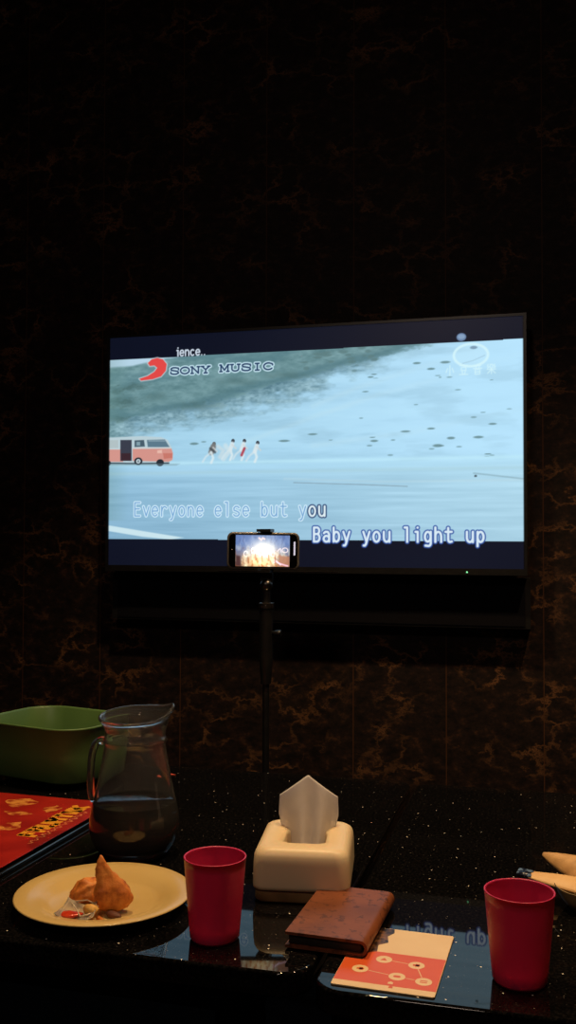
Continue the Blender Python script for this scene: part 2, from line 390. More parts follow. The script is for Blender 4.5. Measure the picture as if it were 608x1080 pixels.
    for (a, b, c, d) in spots:
        P.ell(S(a, b), c*2.4, d*2.4, (92, 125, 128), .75 if c > 3.2 else .5, .6)
    # sky
    sky = SS((110, 376), (232, 371), (205, 374), (170, 379), (140, 386), (110, 388)); P.poly(sky, (186, 216, 236), .95, 3)
    # road
    hz = S(300, 488)[1]
    road = np.clip((hz-Y)/4, 0, 1)
    tt = np.clip((hz-Y)/(hz-70), 0, 1)
    rc = np.stack([146-12*tt+34*u, 192-14*tt+30*u, 220-14*tt+22*u], -1)+((P.noise(200, 9, 4, 21)-.5)*26)[..., None]
    P.c = P.c*(1-road[..., None])+rc*road[..., None]
    P.mix(np.clip(1-(hz-Y)/44, 0, 1)*road*.6, (182, 228, 252)); P.mix(np.exp(-((Y-hz-4)/5)**2)*.7, (190, 234, 250)); P.mix(np.exp(-((Y-S(300, 497)[1])/5)**2)*.5, (170, 208, 220))
    P.line(SS((310, 509), (380, 511), (430, 513)), 1.2, (120, 140, 150), .6); P.line(SS((300, 505), (400, 508), (553, 506)), 2, (186, 216, 226), .5, 3)
    P.line(SS((500, 499), (553, 505)), 1.4, (120, 150, 160), .6, 2); P.ell(S(502, 502), 4, 3, (70, 85, 95), .8)
    P.poly(SS((108, 553), (150, 560), (194, 567), (180, 569), (150, 566), (108, 559)), (206, 232, 240), .95, 1.5)
    P.mix(np.clip(1-X/60, 0, 1)*.25*(Y > 120), (100, 140, 130))
    # camper van
    P.poly(SS((106, 463), (116, 461.5), (150, 460), (170, 461), (177, 464), (181, 472), (182.5, 478), (182.5, 485), (178, 488), (106, 488)), (186, 208, 216), 1)
    P.poly(SS((106, 474), (130, 474), (130, 487), (106, 487)), (212, 150, 140), 1)
    P.poly(SS((140, 473.5), (181, 473), (182.5, 478), (182, 485), (178, 487), (140, 486)), (212, 148, 138), 1)
    P.poly(SS((106, 464.5), (125, 464), (125, 472.5), (106, 473)), (176, 190, 192), .8)
    P.poly(SS((127, 464), (139, 464), (139, 486), (127, 486)), (58, 62, 76), 1)
    P.poly(SS((128, 478), (138, 478), (138, 486), (128, 486)), (60, 40, 48), 1)
    P.poly(SS((142, 464.5), (152, 464), (153, 471), (142, 471.5)), (70, 92, 106), 1); P.poly(SS((144, 466), (148, 466), (148, 470), (144, 470)), (130, 160, 172), 1)
    P.poly(SS((155, 464), (174, 463.5), (179, 471.5), (156, 471.5)), (92, 122, 140), 1); P.line(SS((157, 465), (174, 465)), 1.4, (150, 176, 188), .8)
    P.line(SS((106, 473.5), (126, 473.5)), 1.2, (200, 216, 220), .8); P.line(SS((140, 472.7), (180, 472.5)), 1.2, (222, 210, 206), .8)
    P.poly(SS((166, 475), (171, 474.5), (171, 478), (166, 478)), (232, 186, 172), 1); P.poly(SS((172, 478), (182, 478), (182, 483), (173, 484)), (200, 120, 108), 1)
    P.line(SS((112, 488.5), (145, 489), (178, 488.5)), 2.2, (52, 64, 74), .9)
    for c, r in ((S(146, 486.5), 11), (S(169, 488), 10), (S(114, 488.5), 8)):
        P.ell(c, r*1.1, r*.95, (36, 44, 54), 1)
        if r == 11: P.ell(c, 6.5, 6, (190, 206, 214), 1); P.ell(c, 3, 3, (120, 138, 148), 1)
    P.poly(SS((112, 489), (190, 489), (186, 491), (115, 491)), (120, 150, 160), .5, 2)
    # four running people in white clothes
    for k, (hx, hy) in enumerate(((226, 468), (246, 465), (258, 465), (272, 467))):
        dark = (56, 60, 68)
        P.ell(S(hx, hy), 5, 5.5, dark if k != 0 else (96, 98, 100), .9)
        bc = (215, 230, 236) if k != 0 else (120, 120, 120)
        P.line(SS((hx-.8, hy+3), (hx-3, hy+9)), 5.5 if k else 8, bc, .95, 2)
        P.line(SS((hx-3, hy+9), (hx-1, hy+15), (hx-3, hy+20)), 3.2, (222, 236, 240), .85, 2)
        P.line(SS((hx-3, hy+9), (hx-9, hy+14), (hx-12, hy+19)), 2.6, (216, 230, 236), .7, 2)
        P.line(SS((hx-1, hy+4), (hx+3, hy+8)), 2, (210, 214, 214), .8, 1.5)
    P.line(SS((230, 471), (236, 475), (232, 482)), 5, (206, 222, 228), .7, 3)
    P.line(SS((258, 473), (255, 480)), 3.5, (176, 70, 86), .95, 1.5); P.line(SS((238, 470), (242, 476), (236, 484)), 6, (210, 228, 234), .7, 3)
    P.line(SS((222, 473), (227, 477)), 3, (70, 76, 82), .8, 2)
    # letterbox back over the picture
    P.c = np.where(pic[..., None], P.c, lb)
    a = np.clip((X)/3, 0, 1)*np.clip((1107-X)/3, 0, 1)
    # captions
    red = [S(*p) for p in ((160, 379), (166, 377.5), (172, 379), (176, 384), (175, 391), (170, 397), (161, 400), (149, 401.5), (147, 399.5), (156, 396.5), (163, 392), (166, 388), (163, 385.5), (158, 386), (156, 383))]
    P.line(red+[red[0]], 2.6, (196, 216, 222), .8, 1.5); P.poly(red, (226, 74, 72), 1, 1)
    a0 = S(179, 394.5); b0 = S(289, 388.5)
    lay = [(5.2, (200, 230, 242), .97), (2.1, (34, 60, 96), 1)]; m0 = S(232, 391.6)
    P.text('SONY', a0[0]+2, a0[1]-1, 29.6, 25, 17.5, lay); P.text('MUSIC', m0[0], m0[1]-1, 30.4, 26, 17.5, lay)
    a0 = S(187, 376)
    P.text('i', a0[0]-2, a0[1]+1, 8, 8, 22, [(2.0, (205, 218, 232), 1)]); P.text('ence', a0[0]+8, a0[1]+1, 15.2, 11, 22, [(2.0, (205, 218, 232), 1)]); P.text('..', a0[0]+66, a0[1]+1, 8, 8, 22, [(1.8, (205, 218, 232), 1)])
    t1 = S(142, 543)
    P.text('Everyone else but y', t1[0], t1[1]-3, 25.7, 16.5, 36, [(4.2, (218, 242, 255), .97), (1.7, (112, 162, 208), .95)], skew=-.004)
    P.text('                   ou', t1[0], t1[1]-3, 25.7, 16.5, 36, [(5.8, (44, 68, 112), .95), (2.5, (222, 238, 244), 1)], skew=-.004)
    t2 = S(331, 571.5)
    P.text('Baby you light up', t2[0], t2[1]+1, 26.0, 16.5, 36, [(6.0, (52, 84, 160), .95), (2.9, (216, 234, 246), 1)])
    # round channel logo and the characters under it
    c = S(497, 372); P.ell((c[0], c[1]-6), 43, 29, (202, 236, 248), .25, .1)
    th = arc(c[0], c[1]-6, 42, 28, 0, 360, 40); P.line(th, 3.2, (210, 244, 252), .9, 1.5)
    k = S(487, 355.5); P.ell(k, 12, 10, (120, 150, 188), .85, .2); P.ell((k[0], k[1]+1), 9, 6, (160, 190, 220), .5, .3)
    P.ell(S(500, 366.5), 9, 4, (110, 140, 165), .8, .5); P.line([(c[0]-20, c[1]-26), (c[0]+5, c[1]-20), (c[0]+34, c[1]-8)], 1.2, (150, 185, 205), .5, 1)
    CH = {0: [[(.5, 1), (.5, 0)], [(.25, .7), (.1, .3)], [(.75, .7), (.9, .3)]],
          1: [[(.1, .95), (.9, .95)], [(.25, .75), (.75, .75), (.75, .45), (.25, .45), (.25, .75)], [(.35, .35), (.4, .05)], [(.68, .35), (.6, .05)], [(.05, .02), (.95, .02)]],
          2: [[(.5, 1), (.5, .9)], [(.15, .88), (.85, .88)], [(.32, .8), (.38, .65)], [(.7, .8), (.62, .65)], [(.05, .6), (.95, .6)], [(.25, .48), (.75, .48), (.75, 0), (.25, 0), (.25, .48)], [(.25, .24), (.75, .24)]],
          3: [[(.38, .95), (.62, .95), (.62, .6), (.38, .6), (.38, .95)], [(.15, .95), (.08, .8), (.25, .7), (.1, .58)], [(.85, .95), (.76, .8), (.92, .7), (.78, .58)], [(.05, .45), (.95, .45)], [(.5, .55), (.5, 0)], [(.45, .4), (.1, .05)], [(.55, .4), (.9, .05)]]}
    base = S(470, 395.5)
    for k in range(4):
        for st in CH[k]:
            P.line([(base[0]+k*34+u_*23, base[1]-1+v_*24) for u_, v_ in st], 1.3, (214, 246, 252), .75, 1.1)
    P.c *= a[..., None]**.5
    return P
def lit_panel(name, P, sx, sz, m_name, parent, strength=1.0, bright=None):
    """a grid mesh standing upright in x-z whose points carry the glowing picture"""
    ny, nx = P.x.shape
    co = np.zeros((ny*nx, 3), np.float32); co[:, 0] = (P.x/P.w*sx).ravel(); co[:, 2] = (P.y/P.h*sz).ravel()
    i = np.arange((ny-1)*(nx-1)); r = i//(nx-1); c = i % (nx-1); a = r*nx+c
    F = np.stack([a, a+1, a+nx+1, a+nx], 1).astype(np.int32)
    me = bpy.data.meshes.new(name); me.vertices.add(len(co)); me.vertices.foreach_set('co', co.ravel())
    me.loops.add(F.size); me.loops.foreach_set('vertex_index', F.ravel())
    me.polygons.add(len(F)); me.polygons.foreach_set('loop_start', np.arange(len(F), dtype=np.int32)*4)
    me.update(calc_edges=True)
    at = me.color_attributes.new('picture', 'FLOAT_COLOR', 'POINT')
    v = np.clip(P.c.reshape(-1, 3), 0, 255)/255; lin = np.where(v <= .04045, v/12.92, ((v+.055)/1.055)**2.4)
    if bright is not None: lin = lin*bright.reshape(-1, 1)
    at.data.foreach_set('color', np.concatenate([lin, np.ones((len(lin), 1))], 1).astype(np.float32).ravel())
    m = mat(m_name, (.004, .004, .005), .35); n = N(m, 'ShaderNodeAttribute', attribute_name='picture')
    b = m.node_tree.nodes['Principled BSDF']; LK(m, n.outputs['Color'], b.inputs['Emission Color']); b.inputs['Emission Strength'].default_value = strength
    b.inputs['Specular IOR Level'].default_value = .25
    me.materials.append(m)
    o = bpy.data.objects.new(name, me); COL.objects.link(o); o.parent = parent
    return o

tv = empty('television', (TX+TW/2, R_['y1'], TZB)); tag(tv, 'large black flat television on the marble wall showing a karaoke video', 'television')
scr = lit_panel('screen', tvpic(), TW, TH, 'television screen picture', tv); scr.location = (-TW/2, TY-R_['y1'], 0)
dy = TY-R_['y1']
bm = bmesh.new()   # housing: frame ring around the screen with depth behind
fr = .007; bb = .016
outer = rslab
bm = bmesh.new(); box(bm, -TW/2-fr, TW/2+fr, dy+.0015, dy+.045, -bb, TH+fr); bevel(bm, .003); obj('housing', bm, BLACKPL, tv, False)
bm = bmesh.new()
box(bm, -TW/2-fr, TW/2+fr, dy-.003, dy+.0015, -bb, 0); box(bm, -TW/2-fr, TW/2+fr, dy-.003, dy+.0015, TH, TH+fr)
box(bm, -TW/2-fr, -TW/2, dy-.003, dy+.0015, 0, TH); box(bm, TW/2, TW/2+fr, dy-.003, dy+.0015, 0, TH)
obj('bezel', bm, BLACKPL, tv, False)
bm = bmesh.new(); box(bm, -.2, .2, dy+.045, -.0005, .12, .5); bevel(bm, .004); obj('wall_bracket', bm, METAL, tv, False)
GREEN = noisy(mat('power light', (.1, .3, .15), .4, emis=(.25, .9, .4), es=1.2), (.1, .3, .15), (.1, .32, .15), 10)
bm = bmesh.new(); bmesh.ops.create_uvsphere(bm, u_segments=12, v_segments=8, radius=.0022)
obj('power_light', bm, GREEN, tv, loc=(-.183-(TX+TW/2), dy-.003, -.009))['label'] = 'tiny green power light'
CHROME = noisy(mat('brushed trim', rough=.25, metal=1), (.35, .3, .25), (.45, .4, .35), 50)
bm = bmesh.new(); box(bm, -.235, .09, dy-.0042, dy-.003, -.0125, -.0115); obj('bezel_highlight', bm, CHROME, tv, False)['label'] = 'thin shiny strip standing in for a highlight on the lower bezel'  # metal strip made for the highlight line on the bezel

pn = empty('slab', (TX+TW/2+.004, R_['y1'], .71)); tag(pn, 'long black soundbar on the marble wall directly under the television', 'slab')  # plain black slab filling the dark band below the television
bm = bmesh.new(); box(bm, -.567, .563, -.055, 0, .002, .128); bevel(bm, .004); obj('cabinet', bm, MATBLACK, pn, False)
bm = bmesh.new(); box(bm, -.55, .55, -.0575, -.055, .008, .120); bevel(bm, .001, 1); obj('front_face', bm, noisy(mat('dull black', rough=.95, spec=.05), (.004, .004, .006), (.008, .008, .011), 500), pn, False)

# ------------------------------------------------------------------ phone on its stand
PX, PY, PZ = -.592, 2.03, EYE-.0225
st = empty('phone_stand', (PX+.004, PY+.012, 0)); tag(st, 'black floor tripod holding the phone behind the table', 'phone stand')
def cyl(bm, x, y, z0, z1, r, n=20, r2=None):
    L = [[(x+(r2 or r)*math.cos(2*PI*k/n)*(1 if i else 1), y+(r2 or r)*math.sin(2*PI*k/n), z) if i else (x+r*math.cos(2*PI*k/n), y+r*math.sin(2*PI*k/n), z) for k in range(n)] for i, z in enumerate((z0, z1))]
    loft(bm, L)
PH = PZ-.04
bm = bmesh.new(); cyl(bm, 0, 0, .12, PH-.25, .0075); obj('pole', bm, BLACKPL, st, auto=40)
bm = bmesh.new(); cyl(bm, 0, 0, PH-.25, PH-.20, .0115, r2=.015); cyl(bm, 0, 0, PH-.20, PH-.085, .015); obj('pole_sleeve', bm, BLACKPL, st, auto=40)
bm = bmesh.new(); cyl(bm, 0, 0, PH-.085, PH-.074, .017); obj('locking_collar', bm, CHROME, st, auto=40)['label'] = 'metal collar catching warm light'
bm = bmesh.new(); tube(bm, [(.014, 0, PH-.14), (.03, 0, PH-.14), (.034, 0, PH-.14)], [.005, .008, .007]); obj('knob', bm, BLACKPL, st)
bm = bmesh.new(); cyl(bm, 0, 0, PH-.074, PH-.03, .009); obj('neck', bm, BLACKPL, st, auto=40)
bm = bmesh.new(); bmesh.ops.create_uvsphere(bm, u_segments=20, v_segments=12, radius=.014); bmesh.ops.translate(bm, verts=bm.verts, vec=(0, 0, PH-.035)); obj('ball_joint', bm, METAL, st)
bm = bmesh.new(); box(bm, -.014, .014, -.002, .006, PH-.03, PZ+.048); bevel(bm, .002); box(bm, -.016, .016, -.024, .006, PZ+.0415, PZ+.0475); box(bm, -.014, .014, -.024, .006, PZ-.0475, PZ-.0415); obj('phone_clamp', bm, BLACKPL, st, False)
for k in range(3):
    a = math.radians(90+120*k); bm = bmesh.new(); tube(bm, [(.012*math.cos(a), .012*math.sin(a), .2), (.26*math.cos(a), .26*math.sin(a), .014)], [.008, .007]); g = obj('leg', bm, BLACKPL, st)
    bm = bmesh.new(); bmesh.ops.create_uvsphere(bm, u_segments=12, v_segments=8, radius=.012); obj('rubber_foot', bm, MATBLACK, g, loc=(.26*math.cos(a), .26*math.sin(a), .012))
ph = empty('smartphone', (PX, PY, PZ), yaw*.85); ph.rotation_euler = (0, math.radians(.6), yaw*.85)
tag(ph, 'smartphone held sideways in the stand, filming the room, its screen lit', 'phone')
def upright(bm):
    for v in bm.verts: x, y, z = v.co; v.co = (x, -z, y)
bm = bmesh.new(); rslab(bm, .1585, .081, .013, -.004, .0042, .003, 10); upright(bm)
obj('case', bm, noisy(mat('grey phone case', rough=.3, metal=.3), (.14, .13, .12), (.18, .165, .15), 40), ph)
bm = bmesh.new(); rslab(bm, .150, .0725, .010, .0042, .0052, .0003, 8); upright(bm); obj('glass_front', bm, mat('black phone glass', (.002, .002, .002), .08), ph)
def phonepic():
    P = Pic(116, 68, 200, 118); X, Y = P.x/116, P.y/68
    P.mix(np.ones_like(X), (96, 122, 176)); P.mix(np.clip(1-Y*1.4, 0, 1), (120, 84, 70))
    n = P.noise(9, 14, 4, 3); n2 = P.noise(4, 8, 3, 5)
    P.mix(np.clip((n-.45)*3, 0, 1)*.5*(Y > .35), (150, 170, 210)); P.mix((n2 > .6)*.35*(Y > .4), (70, 84, 130))
    g = np.exp(-((X-.52)/.26)**2-((Y-.5)/.36)**2); P.mix(g*1.15, (255, 248, 232))
    g = np.exp(-((X-.45)/.33)**2-((Y-.12)/.22)**2); P.mix(g*.95, (252, 214, 150))
    P.mix(np.clip((n2-.5)*6, 0, 1)*np.clip(1-Y*1.5, 0, 1)*.8, (190, 110, 60)); P.mix(np.clip((n-.52)*7, 0, 1)*np.clip(1-Y*1.3, 0, 1)*.8, (255, 244, 200))
    P.poly([(92, 0), (116, 0), (116, 22), (94, 24)], (176, 122, 96), .9, 2); P.poly([(0, 0), (12, 0), (10, 22), (0, 24)], (70, 42, 44), .9, 2)
    P.line([(84, 14), (92, 8), (104, 4), (112, 2)], 1.6, (250, 200, 220), .9, 1); P.line([(82, 8), (88, 12), (97, 4)], 1.3, (255, 225, 235), .9, 1)
    P.line(arc(106, 36, 6, 5, 0, 360, 20), 1.0, (255, 235, 235), .9, .8); P.line([(90, 34), (96, 40), (98, 32)], 1.1, (255, 240, 240), .8, .8)
    for (x, y, r) in ((22, 27, 5), (38, 34, 5), (52, 31, 5), (66, 33, 5), (80, 28, 5)):
        P.line(arc(x, y, r*.8, r*1.2, 20, 300, 14), 1.1, (255, 250, 245), .9, 1); P.line([(x, y-6), (x-2, y-16), (x+3, y-24)], 1.8, (250, 224, 180), .7, 1.5); P.line([(x+5, y-8), (x+6, y-20)], 1.0, (150, 84, 50), .7, 1)
    P.line([(50, 62), (55, 58), (58, 62), (62, 60)], 1.8, (255, 226, 220), .9, 1.2)
    return P
pp = phonepic(); ps = lit_panel('screen', pp, .118, .068, 'phone screen picture', ph, 1.0, bright=1.1+.9*np.exp(-((pp.x/116-.5)/.3)**2-((pp.y/68-.35)/.4)**2)); ps.location = (-.060, -.00535, -.034)
bm = bmesh.new(); bmesh.ops.create_uvsphere(bm, u_segments=12, v_segments=8, radius=.0016); obj('front_camera', bm, mat('lens', (.3, .32, .4), .1), ph, loc=(-.068, -.0053, .002))
bm = bmesh.new(); rslab(bm, .0035, .030, .0015, .0052, .0055, 0); upright(bm); bmesh.ops.translate(bm, verts=bm.verts, vec=(.0685, 0, .006))
obj('reflection_bar', bm, mat('pale reflection', (.5, .5, .6), .4, emis=s2l((190, 190, 215)), es=.9), ph)  # glowing bar stands for a pale reflection at the phone's side

# ------------------------------------------------------------------ tableware
PINK = mat('magenta plastic', (.55, .012, .07), .38, sss=.25)
noisy(PINK, (.52, .022, .095), (.60, .030, .12), 8)
def cup(x, y, r, rb, h, label, rz=0):
    t = empty('tumbler', (x, y, TZ), rz); tag(t, label, 'cup', 'pink plastic tumblers')
    bm = bmesh.new(); wl = .0016
    prof = [(.001, .0025), (rb-.006, .0022), (rb-.004, 0), (rb-.002, .0005), (rb, .004)]
    for i in range(1, 9): prof.append((rb+(r-rb)*i/8, .004+(h-.004)*i/8))
    prof += [(r+.0006, h), (r-.0006, h+.0008), (r-wl-.0004, h)]
    for i in range(8, 0, -1): prof.append((rb+(r-rb)*i/8-wl, .006+(h-.006)*i/8-.002))
    prof += [(rb-wl-.004, .005), (.001, .005)]
    lathe(bm, prof, 72, True, True); obj('cup_body', bm, PINK, t)
    return t
cup(-.3865, 1.122, .0378, .0300, .0975, 'pink plastic tumbler between the plate and the tissue box')
cup(-.027, 1.101, .0382, .0298, .0975, 'pink plastic tumbler at the right, in front of the paper packets')

CREAM = mat('cream melamine', s2l((236, 214, 168)), .22); noisy(CREAM, s2l((202, 172, 108)), s2l((212, 184, 122)), 6)
pl = empty('plate', (-.5605, 1.180, TZ)); tag(pl, 'round cream plate with a wide rim holding two fried snacks', 'plate')
bm = bmesh.new(); PR = .1155
lathe(bm, [(.001, .004), (.04, .0042), (.066, .005), (.074, .0075), (.082, .0135), (.098, .0170), (PR-.002, .0195), (PR, .0185), (PR-.001, .0172), (.098, .0145), (.083, .0108), (.075, .004), (.066, .002), (.062, 0), (.056, 0), (.054, .002), (.001, .002)], 96, True, True)
obj('dish', bm, CREAM, pl)

FRY = mat('golden fried pastry', rough=.55, sss=.1)
def _fry():
    m = FRY; tc = N(m, 'ShaderNodeTexCoord'); n = N(m, 'ShaderNodeTexNoise', Scale=45.0, Detail=6.0, Roughness=.65); LK(m, tc.outputs['Object'], n.inputs['Vector'])
    r = ramp(m, [(.32, s2l((150, 70, 22))), (.5, s2l((214, 128, 52))), (.7, s2l((232, 160, 84)))]); LK(m, n.outputs['Fac'], r.inputs[0])
    LK(m, r.outputs[0], m.node_tree.nodes['Principled BSDF'].inputs['Base Color']); bump(m, n.outputs['Fac'], .5, .003)
_fry()
def blob(pts_r, seed, tri=.14, n=28, m=22):
    """smooth body through a bent spine of (point, radius)"""
    bm = bmesh.new(); rings = []
    P = [Vector(p) for p, r in pts_r]; Rr = [r for p, r in pts_r]
    for i in range(m+1):
        u = i/m*(len(P)-1); k = min(int(u), len(P)-2); f_ = u-k; g = f_*f_*(3-2*f_)
        c = P[k].lerp(P[k+1], f_); r = Rr[k]*(1-g)+Rr[k+1]*g
        ring = []
        for j in range(n):
            t = 2*PI*j/n; q = r*(1+tri*math.cos(3*t+seed)+.05*math.cos(2*t))
            d = Vector((math.cos(t)*q, math.sin(t)*q*.8, 0)); p = c+d
            p += Vector((1, 1, .6))*.0022*noise.noise(p*60+Vector((seed, 0, 0)))+Vector((1, 1, 1))*.0012*noise.noise(p*260)
            ring.append(tuple(p))
        rings.append(ring)
    loft(bm, rings); return bm
s1 = obj('fried_pastry', blob([((.007, 0, .0), .007), ((.007, 0, .009), .019), ((.007, 0, .018), .0240), ((.005, 0, .027), .0225), ((.002, 0, .036), .0175), ((-.002, 0, .045), .0130), ((-.006, 0, .054), .0092), ((-.009, 0, .063), .0055), ((-.010, 0, .071), .0013)], .6), FRY, rot=(math.radians(2), math.radians(2), .3))
s1.location = (-.543, 1.152, TZ+.0055); tag(s1, 'golden fried pastry standing upright with a pointed tip on the cream plate', 'fried snack', 'fried snacks on the plate')
s2 = obj('fried_pastry', blob([((-.026, 0, .006), .004), ((-.016, 0, .012), .012), ((0, 0, .019), .018), ((.014, 0, .018), .017), ((.024, 0, .014), .010), ((.028, 0, .012), .002)], 2.2, .08), FRY)
# spine runs sideways: turn the rings upright
for v in s2.data.vertices:
    pass
bm = bmesh.new(); bmesh.ops.create_icosphere(bm, subdivisions=4, radius=1)
for v in bm.verts:
    x, y, z = v.co; tp = .72+.28*(x+1)/2
    p = Vector((x*.023, y*.018*tp, z*.0165*tp*(1+.12*math.cos(4*x)))); p += p.normalized()*.004*noise.noise(v.co*2.2+Vector((5, 0, 0)))+p.normalized()*.0012*noise.noise(v.co*9)
    v.co = p
me = bpy.data.meshes.new('fried_pastry'); bm.to_mesh(me); bm.free(); me.materials.append(FRY)
for p in me.polygons: p.use_smooth = True
s2.data = me; s2.location = (-.582, 1.172, TZ+.0195); s2.rotation_euler = (0, math.radians(-24), .5)
tag(s2, 'smaller golden fried pastry lying behind and left of the upright one', 'fried snack', 'fried snacks on the plate')

# sauce packet: a small opened clear wrapper with red chilli sauce, and a bitten piece
sp = empty('sauce_packet', (-.5655, 1.119, TZ+.0055), .15); tag(sp, 'opened white plastic sauce packet with red chilli sauce on the plate', 'sauce packet')
WRAP = mat('milky plastic film', (.85, .82, .76), .3, trans=.75, ior=1.2); noisy(WRAP, (.75, .70, .6), (.85, .8, .7), 30)
SAUCE = noisy(mat('red chilli sauce', rough=.12), (.42, .02, .008), (.62, .06, .02), 90, bs=.3)
def sheet(bm, f, nu=16, nv=12, th=.0005):
    T = [[bm.verts.new(Vector(f(i/nu, j/nv))+Vector((0, 0, th))) for j in range(nv+1)] for i in range(nu+1)]
    B = [[bm.verts.new(Vector(f(i/nu, j/nv))) for j in range(nv+1)] for i in range(nu+1)]
    for i in range(nu):
        for j in range(nv):
            bm.faces.new((T[i][j], T[i+1][j], T[i+1][j+1], T[i][j+1])); bm.faces.new((B[i][j], B[i][j+1], B[i+1][j+1], B[i+1][j]))
    for i in range(nu):
        bm.faces.new((T[i][0], B[i][0], B[i+1][0], T[i+1][0])); bm.faces.new((T[i][nv], T[i+1][nv], B[i+1][nv], B[i][nv]))
    for j in range(nv):
        bm.faces.new((T[0][j], T[0][j+1], B[0][j+1], B[0][j])); bm.faces.new((T[nu][j], B[nu][j], B[nu][j+1], T[nu][j+1]))
bm = bmesh.new(); sheet(bm, lambda u, v: ((u-.5)*.052*(1-.25*v), (v-.5)*.036+.004*math.sin(5*u), .002+.010*(2*abs(u-.5))**2+.008*(2*v-1)**2*(v > .5)+.0015*noise.noise(Vector((u*6, v*6, 1))))); obj('wrapper', bm, WRAP, sp)
bm = bmesh.new(); bmesh.ops.create_icosphere(bm, subdivisions=3, radius=1)
for v in bm.verts: x, y, z = v.co; v.co = (x*.017*(1+.2*math.sin(3*y)), y*.009, z*.0035+.0065+.001*noise.noise(v.co*4))
bmesh.ops.translate(bm, verts=bm.verts, vec=(-.012, -.004, 0)); obj('chilli_sauce', bm, SAUCE, sp)['label'] = 'glossy red sauce'
bm = bmesh.new(); tube(bm, [(-.017, .020, .013), (-.006, .006, .0105), (.006, -.012, .0075)], .0011, 8, .6); tube(bm, [(.006, -.012, .0075), (.018, -.004, .009), (.022, .010, .013)], .0011, 8, .6); tube(bm, [(-.017, .020, .013), (.004, .023, .015), (.022, .010, .013)], .0009, 8, .6); obj('sealed_edge', bm, noisy(mat('white film edge', rough=.4), (.6, .5, .36), (.7, .6, .45), 60), sp)
bt = bmesh.new(); bmesh.ops.create_icosphere(bt, subdivisions=3, radius=1)
for v in bt.verts: x, y, z = v.co; v.co = (x*.010+.003*noise.noise(v.co*2), y*.007, z*.0065+.0015*noise.noise(v.co*3))
fl = obj('snack_filling', bt, noisy(mat('yellow potato filling', rough=.6), s2l((205, 150, 70)), s2l((236, 190, 104)), 120, bs=.5), loc=(-.5515, 1.124, TZ+.0165)); tag(fl, 'small yellow lump of potato filling beside the sauce packet', 'food bit')
bm = bmesh.new(); box(bm, -.013, .013, -.0022, .0022, 0, .004); bevel(bm, .001)
ck = obj('pastry_crumb', bm, FRY, rot=(0, 0, -.7), loc=(-.532, 1.116, TZ+.0056)); tag(ck, 'thin stick shaped pastry crumb at the front of the plate', 'crumb')
bm = bmesh.new(); bmesh.ops.create_icosphere(bm, subdivisions=3, radius=1)
for v in bm.verts: x, y, z = v.co; v.co = (x*.013, y*.006, z*.004+.0006*noise.noise(v.co*3))
bo = obj('shadow_lump', bm, noisy(mat('dark painted shadow', rough=.6), s2l((66, 34, 22)), s2l((104, 56, 36)), 90, bs=.4), loc=(-.525, 1.134, TZ+.0093), rot=(0, 0, -.35)); tag(bo, 'dark painted shadow piece in front of the upright pastry', 'crumb')  # dark lump shaped and coloured as the pastry's shadow on the plate

# glass jug of tea
jg = empty('glass_jug', (-.608, 1.386, TZ)); tag(jg, 'clear glass jug half full of dark tea behind the plate', 'jug')
def jug_fn(p, t):
    x, y, z = p
    k = max(0, (z-.182)/.030); d = math.cos(t-math.radians(22))
    k = min(k, 1.3)
    if k > 0:
        lip = math.exp(-((math.atan2(math.sin(t-math.radians(22)), d))/.62)**2)
        x += math.cos(math.radians(22))*.004*lip*k; y += math.sin(math.radians(22))*.004*lip*k
        z += .008*lip*k+.0045*math.sin(t)*k-.003*k*(1-lip)
    return (x, y, z)
outer = [(.001, .002), (.034, .002), (.040, 0), (.046, .001), (.052, .006), (.060, .016), (.0665, .030), (.0690, .045), (.0675, .062), (.0635, .080), (.0595, .097), (.0560, .115), (.0525, .135), (.0495, .152), (.0475, .165), (.0468, .171), (.0480, .1735), (.0497, .1765), (.0497, .1785), (.0480, .1815), (.0466, .184), (.0465, .190), (.0480, .199), (.0512, .208), (.0538, .215)]
lip = [(.0556, .2165), (.0563, .2188), (.0556, .2210), (.0538, .2220), (.0518, .2212), (.0508, .2190)]
outer = [(r, z if z < .09 else .09+(z-.09)*.958) for r, z in outer]; lip = [(r, .09+(z-.09)*.958) for r, z in lip]
inner = [(r-.0028, z) for r, z in reversed(outer) if z > .010]
inner = [(.0505, .2065) if i == 0 else q for i, q in enumerate(inner)]+[(.048, .0125), (.040, .009), (.001, .008)]
bm = bmesh.new(); lathe(bm, outer+lip+inner, 80, True, True, jug_fn); obj('jug_body', bm, GLASS, jg)
TEA = mat('dark tea', s2l((60, 16, 8)), .0, trans=.95, ior=1.33); noisy(TEA, s2l((64, 18, 9)), s2l((76, 24, 12)), 8)
LQ = [(.001, .0083), (.0398, .0093), (.0478, .0128)]+[(r-.0026, z) for r, z in outer if .0125 < z < .078]+[(.0607, .0805), (.0598, .0797), (.001, .0797)]
bm = bmesh.new(); lathe(bm, LQ, 64, True, True); obj('tea', bm, TEA, jg)['label'] = 'dark brown tea'
ha = -yaw*0-math.radians(172)
def hp(r, z): return (r*math.cos(ha), r*math.sin(ha), z)
bm = bmesh.new(); tube(bm, [hp(.0465, .168), hp(.054, .173), hp(.0605, .170), hp(.0655, .160), hp(.0685, .148), hp(.0700, .128), hp(.0705, .108), hp(.0695, .092), hp(.0665, .082), hp(.0620, .079)], [.0075, .0065, .006, .006, .0058, .0056, .0056, .0058, .006, .0065], 18, 1.25); o = obj('handle', bm, GLASS, jg); sub(o, 1)

